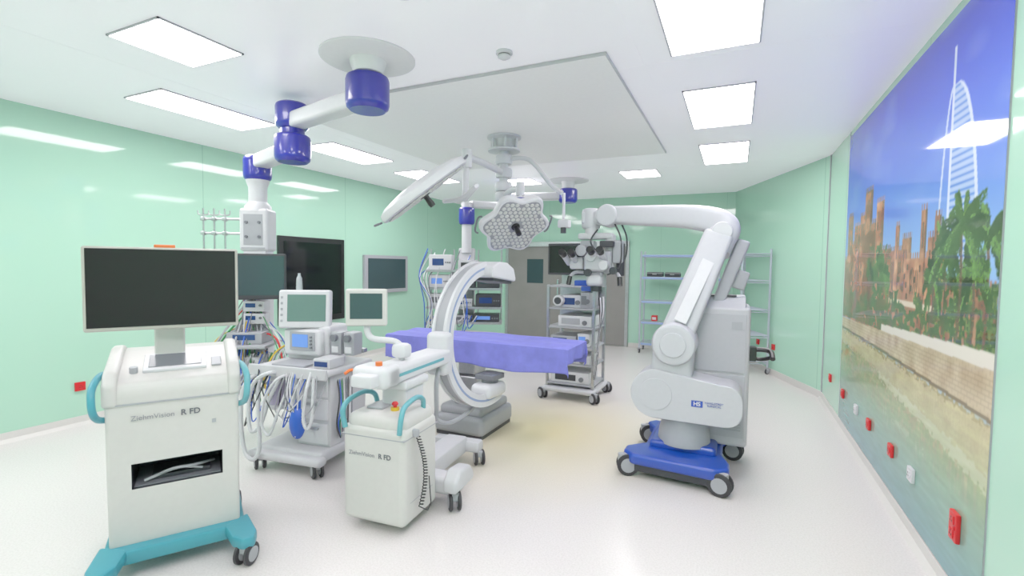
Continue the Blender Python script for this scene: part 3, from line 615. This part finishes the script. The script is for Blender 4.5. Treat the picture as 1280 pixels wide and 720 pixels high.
b=B(T); b.X=PM; b.box((0,.12,1.35),(.26,.22,1.25),.02); b.m(1)
for x_ in (-.58,-.2,.2,.58): b.cyl((x_,-.02,.75),(x_,-.02,1.95),.014)
finish('service_head',b,[WHITE,STEEL],T)
for z in (.78,1.02,1.32,1.6):
    b=B(T); b.X=PM; b.box((0,-.2,z),(1.2,.42,.03),.01); b.m(1).box((0,-.41,z),(1.2,.012,.035),.004); finish('shelf',b,[LGREY,STEEL],T)
def dev(x,z,w,h,m,face,kind='supply_module'):
    b=B(T); b.X=PM; b.box((x,-.2,z+h/2+.017),(w,.32,h),.012); b.m(1).box((x-.1*w,-.362,z+h/2+.02),(w*.5,.006,h*.45),.002); b.m(2)
    for i in range(3): b.cyl((x+w*(.24+.09*i),-.36,z+h*.5+.015),(x+w*(.24+.09*i),-.372,z+h*.5+.015),.012)
    return finish(kind,b,[m,face,GREY],T)
dev(-.38,1.6,.36,.24,WHITE,LCDD); dev(.05,1.6,.3,.16,OFFW,BLACK); dev(-.4,1.32,.34,.2,WHITE,LCD); dev(0,1.32,.34,.16,DGREY,LCDD)
dev(.38,1.02,.4,.2,DGREY,LCDD); dev(-.06,1.02,.38,.13,OFFW,LCDD); dev(-.42,1.02,.28,.2,WHITE,GREY); dev(.35,.78,.42,.12,DGREY,LCD); dev(-.1,.78,.4,.1,OFFW,GREY); dev(.38,1.32,.36,.22,DGREY,SCREENG)
for i in range(16):
    x_=random.uniform(-.62,.1); finish('cable',B(T).tube([PM@Vector(q) for q in ((x_,-.2,random.uniform(1.6,2.0)),(x_-.1,-.42,1.5),(x_+random.uniform(-.15,.15),-.44,1.1),(x_,-.42,random.uniform(.5,.8)),(x_+.15,-.4,.9))],.008,6),[WHITE,GREY,BLUEL,WHITE][i%4],T)

# ---------------- OPERATING TABLE ----------------
T=thing('operating_table','operating table with dark mattress on a grey pedestal','operating table',(-2.35,4.3,0))
b=B(T); b.bb(-2.72,-2.16,4.02,4.72,.03,.22,.05,3).bb(-2.68,-2.2,4.06,4.68,.2,.30,.04,3); b.m(1).bb(-2.7,-2.18,4.04,4.70,.0,.05,.01); finish('pedestal_base',b,[LGREY,DGREY],T)
b=B(T); b.bb(-2.56,-2.3,4.14,4.44,.28,.6,.03,3).bb(-2.53,-2.33,4.17,4.41,.6,.86,.02); finish('lift_column',b,STEEL,T)
b=B(T); b.bb(-3.24,-1.36,4.05,4.5,.86,.90,.01); b.m(1).bb(-3.24,-1.36,4.0,4.04,.86,.89,.005).bb(-3.24,-1.36,4.5,4.54,.86,.89,.005); finish('table_frame',b,[DGREY,STEEL],T)
for x0,x1 in ((-3.24,-2.9),(-2.89,-1.92),(-1.91,-1.36)): finish('mattress',B(T).bb(x0,x1,4.03,4.51,.90,.965,.02),MATT,T)
def drape():
    ZT_=.976
    nx,ny=110,70; X0,X1,Y0_,Y1_=-3.28,-1.32,4.0,4.54; hang=.24
    t=bmesh.new(); g=[]
    for j in range(ny+1):
        row=[]
        for i in range(nx+1):
            u=-.10+ (X1-X0+.10+.15)*i/nx; v=-hang+((Y1_-Y0_)+2*hang)*j/ny
            x=X0+u;y=Y0_+v;z=ZT_
            W=X1-X0; D=Y1_-Y0_
            dzx=0;dzy=0
            if u>W: dzx=u-W; x=X1+.012
            if u<0: dzx=-u; x=X0-.012
            if v<0: dzy=-v; y=Y0_-.018-.016*math.sin(u*13+1.6*math.sin(u*5))*min(1,dzy*7)
            if v>D: dzy=v-D; y=Y1_+.018+.012*math.sin(u*17)*min(1,dzy*7)
            if dzx>0: x+=(1 if u>0 else -1)*.015*math.sin(v*22)*min(1,dzx*9)
            z-=max(dzx,dzy)*.97
            if dzx>0 and dzy>0: z=ZT_-max(dzx,dzy)-.15*min(dzx,dzy)
            if dzx==0 and dzy==0: z+=.004*math.sin(x*9+y*5)+.005*math.sin(y*23+x*4)
            if dzy>0 or dzx>0: z+= -.014*math.sin(u*5.5)*min(1,max(dzx,dzy)*5)
            row.append(t.verts.new((x,y,z)))
        g.append(row)
    for j in range(ny):
        for i in range(nx): t.faces.new([g[j][i],g[j][i+1],g[j+1][i+1],g[j+1][i]])
    return t
b=B(); b._add(drape()); o=finish('bed_sheet',b,SHEET); o.modifiers.clear(); md=o.modifiers.new('s','SOLIDIFY'); md.thickness=.004; md.offset=1
top(o,'lavender-blue cloth sheet draped over the operating table','sheet')

# ---------------- EQUIPMENT TOWER ----------------
T=thing('endoscopy_tower','silver wheeled equipment tower with shelves, white devices and a black monitor','equipment trolley',(-1.88,6.08,0))
b=B()
for x_ in (-.30,.30):
    for y_ in (-.26,.26): b.bb(x_-.018,x_+.018,y_-.018,y_+.018,.14,1.46,.005)
b.bb(-.3,.3,.24,.28,.9,1.75,.01)
finish('upright_frame',b,STEEL,T)
b=B(); b.box((0,0,.13),(.7,.7,.06),.025,3); finish('wheeled_base',b,OFFW,T)
for x_,y_ in ((-.34,-.32),(.34,-.32),(-.34,.32),(.34,.32)):
    castor(T,x_,y_,.07,.14,.9)
for z in (.2,.45,.68,.92,1.16,1.44):
    finish('shelf',B().box((0,0,z),(.62,.56,.025),.008),LGREY,T)
def tdev(x,z,w,h,m,face,d=.42):
    b=B(); b.box((x,-.04,z+h/2+.013),(w,d,h),.012); yf=-.04-d/2; b.m(1).box((x-.12*w,yf-.002,z+h/2+.013),(w*.55,.006,h*.55),.002); b.m(2)
    b.cyl((x+w*.3,yf,z+h/2),(x+w*.3,yf-.02,z+h/2),min(.03,h*.3)); finish('device_unit',b,[m,face,GREY],T)
tdev(0,.2,.5,.14,WHITE,DGREY); tdev(0,.45,.52,.11,OFFW,GREY); tdev(-.1,.68,.34,.12,LGREY,LCDD); tdev(.17,.68,.16,.16,WHITE,LCD); tdev(.05,.92,.44,.14,WHITE,LGREY); tdev(0,1.16,.26,.16,WHITE,LCDD,.36); tdev(.18,1.16,.12,.2,LGREY,GREY)
b=B(); b.cyl((-.16,-.2,1.26),(-.16,-.3,1.26),.07,seg=24,bev=.01); b.m(1).cyl((-.16,-.3,1.26),(-.16,-.31,1.26),.045); finish('light_source',b,[WHITE,DGREY],T)
finish('camera_box',B().box((.12,-.1,1.485),(.2,.2,.07),.01),MBLUE,T)
for i in range(6): finish('cable',B().tube([(.32,-.1+.05*i,1.3),(.36+.01*i,-.2,1.1),(.37,-.28,.7+.03*i),(.33,-.3,.3),(.3,-.32,.6)],.008,6),[BLACK,WHITE,GREY][i%3],T)
b=B(); b.box((-.05,.16,1.76),(.1,.05,.3),.01); finish('monitor_neck',b,DGREY,T)
b=B(); b.box((-.12,.08,1.79),(.63,.05,.42),.012); d=finish('monitor',b,DGREY,T); finish('screen',B().box((-.12,.053,1.79),(.58,.005,.36)),SCREEN,d)

# ---------------- MICROSCOPE ----------------
T=thing('surgical_microscope','white floor-standing surgical microscope with articulated arm on a blue wheeled base','surgical microscope',(-.39,4.32,0))
b=B(T); b.prism([(-.80,3.95),(-.72,3.87),(-.1,3.82),(0,3.90),(.0,4.02),(-.06,4.2),(-.06,4.6),(.03,4.72),(-.02,4.82),(-.68,4.86),(-.74,4.78),(-.66,4.62),(-.66,4.2),(-.8,4.06)],.11,.20,'z',.025,3); b.bb(-.62,-.1,4.1,4.7,.18,.26,.03,3)
b.m(1).prism([(-.77,3.96),(-.7,3.9),(-.1,3.85),(-.03,3.92),(-.1,4.2),(-.1,4.7),(-.64,4.8),(-.7,4.0)],.05,.115,'z',.01)
finish('wheeled_base',b,[MBLUE,DGREY],T)
ti=T.matrix_basis.inverted()
for x_,y_,a_ in ((-.76,3.93,1.9),(-.06,3.86,1.35),(-.72,4.76,1.9),(.02,4.66,1.4)):
    p_=ti@Vector((x_,y_,0)); castor(T,p_.x,p_.y,.088,.16,a_,wm=LGREY,tm=LGREY)
b=B(T); b.lathe([(.21,.24),(.20,.34),(.18,.42),(.19,.52)],(-.36,4.26,0),seg=36); finish('support_column',b,LGREY,T)
CABG=mat('cabinet_grey',(170,169,177),.4); MIC=mat('microscope_white',(188,188,195),.38)
b=B(T); b.bb(-.40,.12,4.34,4.86,.22,1.38,.03,3); b.prism([(4.34,1.36),(4.44,1.46),(4.8,1.46),(4.84,1.36)],-.36,.08,'x',.01)
b.m(1).bb(-.37,.09,4.33,4.345,.3,.82,.004).bb(-.37,.09,4.33,4.345,.84,1.32,.004)
b.m(2)
for i in range(7): b.bb(-.06,.07,4.322,4.332,.36+.025*i,.368+.025*i)
for i in range(8): b.bb(.118,.124,4.5,4.75,.4+.03*i,.41+.03*i)
b.bb(-.02,.06,4.322,4.332,1.2,1.26)
finish('control_cabinet',b,[mat('cabinet_white',(182,181,188),.4),CABG,LGREY],T)
finish('cabinet_panel_screen',B(T).box((-.14,4.5,1.465),(.3,.16,.012),.004),DGREY,T)
b=B(T); b.tube([(.11,4.40,1.03),(.22,4.38,1.04),(.27,4.34,1.03),(.28,4.26,.99)],.02,8).tube([(.11,4.40,.97),(.2,4.38,.96),(.27,4.32,.99)],.016,8).box((.14,4.4,1.0),(.06,.08,.12),.01); finish('cable_hook',b,BLACK,T,'black bracket handle')
b=B(T)
pts=[]
for i in range(25): a=PI/2+PI*i/24; pts.append((-.57+.20*math.cos(a),.665+.20*math.sin(a)))
for i in range(25): a=-PI/2+PI*i/24; pts.append((-.08+.16*math.copysign(abs(math.cos(a))**.7,math.cos(a)),.625+.165*math.copysign(abs(math.sin(a))**.8,math.sin(a))))
b.prism(pts,4.03,4.33,'y',.04,4); finish('balance_arm_housing',b,MIC,T)
b=B(T); b.lathe([(0,0),(.13,0),(.128,-.006),(0,-.008)],(-.57,4.031,.665),(0,1,0),40); b.lathe([(.015,0),(.02,-.003),(0,-.004)],(-.57,4.023,.665),(0,1,0),16); finish('pivot_cover',b,MIC,T)
finish('logo_plate',B(T).box((-.25,4.028,.625),(.085,.004,.05)),MBLUE,T)
tm=T.matrix_basis.inverted()
text('HS',.045,tm@Matrix.Translation((-.25,4.024,.625))@RX,T,WHITE,bold=.001)
text('HAAG-STREIT\nSURGICAL',.022,tm@Matrix.Translation((-.125,4.027,.63))@RX,T,TXTB)
b=B(T); b.cyl((-.44,4.00,1.08),(-.44,4.34,1.08),.172,seg=40,bev=.04); b.cyl((-.44,3.985,1.08),(-.44,4.01,1.08),.10,seg=30,bev=.008); b.prism([(-.63,.74),(-.30,.74),(-.285,1.1),(-.60,1.1)],4.06,4.3,'y',.04,3); finish('elbow_joint',b,MIC,T)
def beam(b,p,q,w0,w1,th,bev=.03):
    p=Vector(p);q=Vector(q); d=q-p; L_=d.length; d.normalize(); Yv=Vector((0,1,0)); Yv=(Yv-d*Yv.dot(d)).normalized(); Z=d.cross(Yv)
    M=Matrix((d,Yv,Z)).transposed().to_4x4(); M.translation=p; o_=b.X.copy(); b.X=M
    b.prism([(0,-w0/2),(0,w0/2),(L_,w1/2),(L_,-w1/2)],-th/2,th/2,'y',bev,3); b.X=o_
b=B(T); beam(b,(-.44,4.2,1.12),(-.14,4.43,1.98),.26,.23,.20); finish('lower_arm',b,MIC,T)
b=B(T); beam(b,(-.40,4.09,1.26),(-.16,4.32,1.88),.10,.10,.012,.004); finish('arm_cover_plate',b,WHITE,T)
b=B(T); beam(b,(-.22,4.42,1.15),(.05,4.52,1.93),.09,.11,.1,.02); b.box((.03,4.52,1.60),(.12,.08,.16),.02,2,(0,.3,0)); finish('parallel_bar',b,LGREY,T)
b=B(T); b.tube([(-.17,4.44,1.84),(-.13,4.47,1.94),(-.10,4.49,2.03),(-.19,4.5,2.10),(-.42,4.52,2.145),(-.8,4.56,2.17),(-1.15,4.6,2.19)],.122,28,sub=10,rf=lambda i,n:1.0-.34*max(0,(i/n-.35)/.65)**.9,sq=.5); finish('upper_arm',b,MIC,T)
b=B(T); b.cyl((-.115,4.33,2.0),(-.115,4.37,2.0),.08,seg=30,bev=.012); finish('shoulder_cap',b,WHITE,T)
b=B(T); b.cyl((-1.12,4.48,2.18),(-1.12,4.7,2.18),.105,seg=30,bev=.03).cyl((-1.30,4.62,2.26),(-1.30,4.62,2.06),.09,seg=30,bev=.03); b.bb(-1.38,-1.12,4.54,4.7,2.1,2.24,.03,3); finish('wrist_joint',b,MIC,T)
OM=Matrix.Translation((-1.22,4.6,1.76))
b=B(T); b.X=OM
b.m(0).cyl((-.07,0,.2),(-.07,0,.36),.06).box((-.02,0,.23),(.34,.12,.06),.02).cyl((.12,0,.24),(.12,0,-.08),.05,bev=.01).box((.0,-.08,-.03),(.20,.14,.16),.03,3).box((-.2,0,-.03),(.14,.12,.12),.02).cyl((-.02,-.14,.03),(-.02,-.19,.03),.045,bev=.005).box((0,-.08,-.19),(.15,.14,.1),.03,3).cyl((.1,-.12,-.05),(.1,-.20,-.05),.045,bev=.008)
b.m(1).box((.02,0,-.02),(.26,.2,.22),.03,3).box((0,-.04,-.18),(.17,.16,.14),.03,3).box((-.1,.02,.15),(.14,.14,.08),.02).box((.2,0,.08),(.1,.12,.22),.02).cyl((-.13,-.03,.09),(-.13,-.14,.09),.055,bev=.008)
b.m(2).cyl((0,-.04,-.24),(0,-.04,-.30),.055).cyl((.22,0,-.15),(.22,0,.16),.04,bev=.01).box((.11,-.08,.15),(.13,.1,.06),.01).cyl((.18,-.06,-.1),(.18,-.14,-.1),.035).cyl((-.05,-.15,-.12),(-.05,-.19,-.12),.035).cyl((-.14,0,.06),(-.24,-.02,.06),.03)
b.m(3).box((-.08,.03,-.28),(.16,.1,.05),.01)
oh=finish('optics_head',b,[OFFW,LGREY,DGREY,MBLUE],T)
for c_ in ((-.25,-.12,-.0),(.04,-.18,.02)):
    for dx in (-.04,.04):
        b=B(T); b.X=OM; b.m(0).cyl((c_[0]+dx,c_[1]+.12,c_[2]-.03),(c_[0]+dx*1.1,c_[1]-.04,c_[2]+.05),.03); b.m(1).cyl((c_[0]+dx*1.1,c_[1]-.04,c_[2]+.05),(c_[0]+dx*1.15,c_[1]-.1,c_[2]+.075),.034)
        finish('binocular_eyepiece',b,[OFFW,BLACK],oh)
for s_ in (-1,1):
    b=B(T); b.X=OM; b.tube([(s_*.12,-.02,-.12),(s_*.20,-.08,-.12),(s_*.24,-.12,-.16)],.016); b.m(1).tube([(s_*.24,-.12,-.16),(s_*.25,-.14,-.24)],.024); finish('handgrip',b,[LGREY,BLACK],oh)
for pts in ([(-1.0,4.62,2.1),(-.96,4.66,1.98),(-.96,4.66,1.82),(-1.0,4.62,1.7)],[(-1.05,4.55,2.1),(-.99,4.55,1.95),(-.99,4.52,1.7),(-1.1,4.5,1.62)],[(-1.2,4.5,2.05),(-1.26,4.48,1.95),(-1.22,4.45,1.87),(-1.15,4.48,1.82)]):
    finish('cable',B(T).tube(pts,.008),DGREY,T)

# ---------------- SHELVING RACKS ----------------
T=thing('wire_shelving_rack','chrome wire shelving rack on castors holding dark instrument cases','shelving rack',(-1.2,9.9,0),0,'chrome wire racks')
RACK=mat('rack_steel',(182,187,202),.35,.3)
for x_ in (-.5,.5):
    for y_ in (-.22,.22):
        finish('post',B().cyl((x_,y_,.1),(x_,y_,2.0),.017,seg=12).lathe([(.017,0),(.0,.015)],(x_,y_,2.0),seg=12),RACK,T); castor(T,x_,y_,.045,.11,.4,dual=False)
BLT=mat('blue_tag',(136,160,208),.5)
for z in (.2,.62,1.03,1.5,1.93):
    b=B(); 
    for y_ in (-.22,.22): b.cyl((-.5,y_,z),(.5,y_,z),.008,seg=8).cyl((-.5,y_,z-.035),(.5,y_,z-.035),.007,seg=8)
    for x_ in (-.5,.5): b.cyl((x_,-.22,z),(x_,.22,z),.008,seg=8).cyl((x_,-.22,z-.035),(x_,.22,z-.035),.007,seg=8)
    for i in range(31): x_=-.49+.98*i/30; b.cyl((x_,-.22,z+.004),(x_,.22,z+.004),.0045,seg=5)
    b.m(1).box((0,-.232,z-.015),(.94,.006,.036))
    finish('wire_shelf',b,[RACK,BLT],T)
T2=copy_tree(T); T2.name='wire_shelving_rack'
pc=(Vector((.50,8.70,0))+Vector((-.28,9.47,0)))/2
T2.matrix_basis=Matrix.Translation(pc)@Matrix.Rotation(math.atan2(-dd.y,-dd.x),4,'Z')
T2['label']='chrome wire shelving rack standing beside the microscope, empty'
for x_,w_ in ((-1.45,.3),(-1.12,.28)):
    b=B(); b.bb(x_-w_/2,x_+w_/2,9.75,10.0,1.510,1.60,.015); b.m(1).bb(x_-w_/2-.003,x_+w_/2+.003,9.747,10.003,1.575,1.585).bb(x_-.04,x_+.04,9.735,9.75,1.55,1.565)
    top(finish('instrument_case',b,[DGREY,STEEL]),'dark grey instrument case on the rack shelf','case','instrument cases on the rack')
b=B(); b.bb(-1.5,-1.39,9.8,9.95,.630,.74,.01); b.m(1).bb(-1.48,-1.41,9.797,9.8,.66,.71); top(finish('sharps_box',b,[RED,WHITE]),'small red box on the rack shelf','box')
b=B(); b.bb(-.50,-.14,YB-.06,YB,2.55,2.76,.01); b.m(1).bb(-.47,-.17,YB-.064,YB-.06,2.58,2.73); top(finish('wall_display_unit',b,[LGREY,SCREENB]),'small dark display unit high on the green wall','wall display')

# ---------------- CAMERA ----------------
cam=bpy.data.cameras.new('camera'); co=bpy.data.objects.new('camera',cam); COL.objects.link(co)
cam.sensor_width=36; cam.lens=603.35/1280*36; cam.clip_start=.05
M=Matrix((rr,uu,-f)).transposed().to_4x4(); M.translation=(0,0,1.7); co.matrix_world=M
bpy.context.scene.camera=co
w=bpy.data.worlds.new('world'); bpy.context.scene.world=w; w.use_nodes=True; w.node_tree.nodes['Background'].inputs[0].default_value=(.9,.95,1,1); w.node_tree.nodes['Background'].inputs[1].default_value=.3
vs=bpy.context.scene.view_settings; vs.view_transform='Standard'; vs.gamma=1.32
